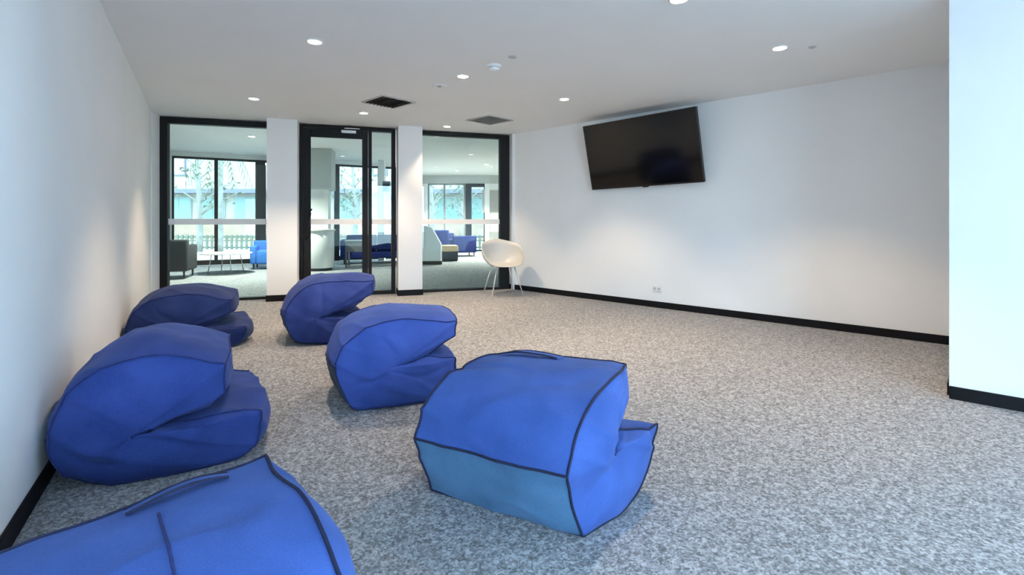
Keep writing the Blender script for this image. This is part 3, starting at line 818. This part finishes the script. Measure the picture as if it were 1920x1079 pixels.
bm = bmesh.new(); lathe(bm, [(0, 0), (0.27, 0), (0.27, 0.065), (0, 0.065)], 40); obj('plinth', bm, M['dkgrey'], rc)
# wall speaker and post in the sidelight
post = struct(mkbox('wall_lobby_post', (-0.08, 0.08, -0.08, 0.08, 0, LOBBY), M['wall'], mx=Matrix.Translation(on_ray(716, 13.35))))
sp = thing('wall_speaker', 'small black speaker box seen high through the door sidelight', 'speaker', on_ray(724, 13.1, 1.98), 0)
mkbox('cabinet', (-0.09, 0.09, -0.02, 0.13, -0.14, 0.14), M['dkgrey'], sp, bev=0.01)
mkbox('grille', (-0.075, 0.075, -0.028, -0.02, -0.12, 0.12), M['slate'], sp, bev=0.003, seg=1)

# low white wall with slanting end
lw = thing('low_partition', 'low white partition wall with slanted end and black base', 'partition', on_ray(806, 12.2), 0)
bm = bmesh.new()
pl = [(-0.75, 0.085), (0.28, 0.085), (0.28, 0.50), (0.06, 0.90), (-0.10, 0.95), (-0.75, 0.95)]
f0 = [bm.verts.new((x, -0.07, z)) for x, z in pl]; f1 = [bm.verts.new((x, 0.07, z)) for x, z in pl]
bm.faces.new(f0); bm.faces.new(f1)
for i in range(len(pl)): bm.faces.new((f0[i], f0[(i+1) % len(pl)], f1[(i+1) % len(pl)], f1[i]))
obj('panel', bm, M['wall'], lw)
mkbox('skirting', (-0.75, 0.292, -0.082, 0.082, 0, 0.085), M['base'], lw)

ot = thing('ottoman', 'black cube ottoman with a tan top beside the low partition', 'ottoman', on_ray(843, 13.3), R(15))
mkbox('body', (-0.20, 0.20, -0.20, 0.20, 0.02, 0.25), M['slate'], ot, bev=0.02)
mkbox('seat_pad', (-0.205, 0.205, -0.205, 0.205, 0.25, 0.42), M['tan'], ot, bev=0.03, seg=3)
for sx in (-1, 1):
    for sy in (-1, 1): mkcyl('foot', 0.02, 0.02, (sx*0.16, sy*0.16, 0), (sx*0.16, sy*0.16, 0.03), M['dkgrey'], ot, 12)

ws = thing('wall_screen', 'grey flat screen on the white lobby wall behind the white chair', 'screen', (fx(926), W2Y-0.03, 1.78))
mkbox('frame', (-0.42, 0.42, -0.0, 0.03, -0.40, 0.40), M['vent'], ws, bev=0.008)
mkbox('display', (-0.39, 0.39, -0.006, 0.0, -0.37, 0.37), M['grey'], ws)
cr = thing('console_table', 'white console table against the far lobby wall', 'table', (fx(934), W2Y-0.25, 0))
mkbox('table_top', (-0.35, 0.35, -0.22, 0.22, 0.70, 0.735), M['white'], cr, bev=0.005)
for sx in (-1, 1):
    for sy in (-1, 1): mkbox('leg', (sx*0.32-0.015, sx*0.32+0.015, sy*0.19-0.015, sy*0.19+0.015, 0, 0.70), M['white'], cr)
mkbox('shelf', (-0.30, 0.30, -0.18, 0.18, 0.30, 0.32), M['white'], cr)

# ------------------------------------------------------------------ outdoors beyond the lobby windows
GZ = -0.10
bm = bmesh.new(); prism(bm, [(-70, -40), (50, -40), (50, 70), (-70, 70)], GZ-0.3, GZ-0.03); tag(obj('ground', bm, M['pave']), kind='structure')

BY = 30.0
bd = thing('apartment_building', 'long white two storey building across the yard beyond the lobby windows', 'building', (0, BY, GZ))
bx0, bx1 = -34.0, 6.0
mkbox('upper_wall', (bx0, bx1, 0.3, 6.0, 3.1, 8.5), M['render'], bd)
mkbox('lower_wall', (bx0, bx1, 0.4, 6.0, 0.0, 3.1), M['render'], bd)
mkbox('base_wall', (bx0, bx1, 0.25, 0.5, 0.0, 0.98), M['brick'], bd)
mkbox('fascia', (bx0, bx1, -0.6, 0.6, 2.85, 3.10), M['fascia'], bd)
x = bx0+0.6; k = 0
while x < bx1-1.4:
    wn = mkbox('window', (x, x+1.5, 0.32, 0.46, 1.30, 2.70), M['frame_out'], bd)
    for q in range(2): mkbox('pane', (x+0.06+0.71*q, x+0.73+0.71*q, 0.30, 0.34, 1.37, 2.62), M['teal'], wn)
    if k % 3 == 0:
        wu = mkbox('window', (x+0.3, x+1.2, 0.22, 0.36, 3.95, 5.3), M['fascia'], bd)
        mkbox('pane', (x+0.38, x+1.12, 0.20, 0.24, 4.03, 5.22), M['render'], wu)
    x += 2.05; k += 1
mkbox('roof', (bx0-0.5, bx1+0.5, -0.3, 6.5, 8.5, 8.7), M['fascia'], bd)

fe = thing('garden_fence', 'grey green picket fence across the yard behind the lobby windows', 'fence', (0, 20.0, GZ))
mkbox('rail', (-22, 0, 0.02, 0.06, 0.50, 0.57), M['fence'], fe)
mkbox('rail', (-22, 0, 0.02, 0.06, 0.08, 0.14), M['fence'], fe)
pm = None
for k in range(110):
    xx = -21.9+0.2*k
    if pm is None:
        pm = mkbox('picket', (-0.045, 0.045, -0.02, 0.02, 0.03, 0.62), M['fence'], fe); o = pm
    else:
        o = bpy.data.objects.new('picket', pm.data); C.objects.link(o); o.parent = fe
    o.location = (xx, 0, 0)

def tree(label, loc, h, seed, cat='tree', lean=0.0, name='bare_tree'):
    rnd = random.Random(seed)
    t = thing(name, label, cat, loc)
    trunk = [Vector((lean*u*h+0.05*math.sin(u*5), 0.04*math.cos(u*4), u*h)) for u in [i/10 for i in range(11)]]
    raw('trunk', *tube(trunk, [0.13*(1-0.75*i/10) for i in range(11)], 10), M['bark'], t)
    bv, bf, lv, lfc = [], [], [], []
    for k in range(16):
        b = trunk[3+k % 7]; an = rnd.uniform(0, 6.28); ln = rnd.uniform(0.7, 1.5)
        path = [b+Vector((math.cos(an)*ln*u, math.sin(an)*ln*u, ln*0.9*u-0.25*u*u)) for u in [i/6 for i in range(7)]]
        v_, f_ = tube(path, [0.035*(1-0.8*i/6) for i in range(7)], 6)
        n0 = len(bv); bv += v_; bf += [tuple(i+n0 for i in f) for f in f_]
        for _ in range(14):
            c_ = path[rnd.randint(3, 6)]+Vector((rnd.gauss(0, .15), rnd.gauss(0, .15), rnd.gauss(0, .12)))
            d1 = Vector((rnd.gauss(0, 1), rnd.gauss(0, 1), rnd.gauss(0, 1))).normalized()*0.10; d2 = d1.orthogonal().normalized()*0.04
            n0 = len(lv); lv += [c_-d1, c_+d2, c_+d1, c_-d2]; lfc.append((n0, n0+1, n0+2, n0+3))
    raw('branches', bv, bf, M['bark'], t)
    l_ = raw('foliage', lv, lfc, M['leafm'], t, False); l_['kind'] = 'stuff'
    return t
tree('pale trunked tree in the yard seen through the left window', on_ray(372, 19.0, GZ), 4.6, 3)
tree('slender pale tree in the yard seen through the door glass', on_ray(664, 22.0, GZ), 4.4, 5)
tree('leafy tree far outside beyond the low partition', on_ray(808, 23.0, GZ), 4.6, 8)
tree('leafy tree far outside next to the black lobby door', on_ray(870, 27.5, GZ), 4.2, 11)
# drooping palm frond close to the glass
pt = thing('palm_tree', 'grey green palm with a drooping frond outside the left window', 'tree', on_ray(412, 17.0, GZ))
raw('trunk', *tube([Vector((0, 0, 3.9*i/8)) for i in range(9)], [0.12-0.004*i for i in range(9)], 10), M['bark'], pt)
for k in range(7):
    an = 2*math.pi*k/7-0.15; L_ = 1.35
    spine = [Vector((math.cos(an)*L_*u*0.75, math.sin(an)*L_*u*0.75, 3.9+0.35*u-1.75*u*u)) for u in [i/14 for i in range(15)]]
    v_, f_ = tube(spine, [0.02*(1-0.8*i/14) for i in range(15)], 5)
    for i in range(2, 15):
        tdir = (spine[i]-spine[i-1]).normalized(); sd_ = tdir.cross(Vector((0, 0, 1))).normalized()
        for s in (-1, 1):
            tip = spine[i]+sd_*s*0.20+tdir*0.14-Vector((0, 0, 0.22))
            n0 = len(v_); v_ += [spine[i]-tdir*0.03, spine[i]+tdir*0.03, tip]; f_.append((n0, n0+1, n0+2))
    raw('frond', v_, f_, M['leafm'], pt, False)
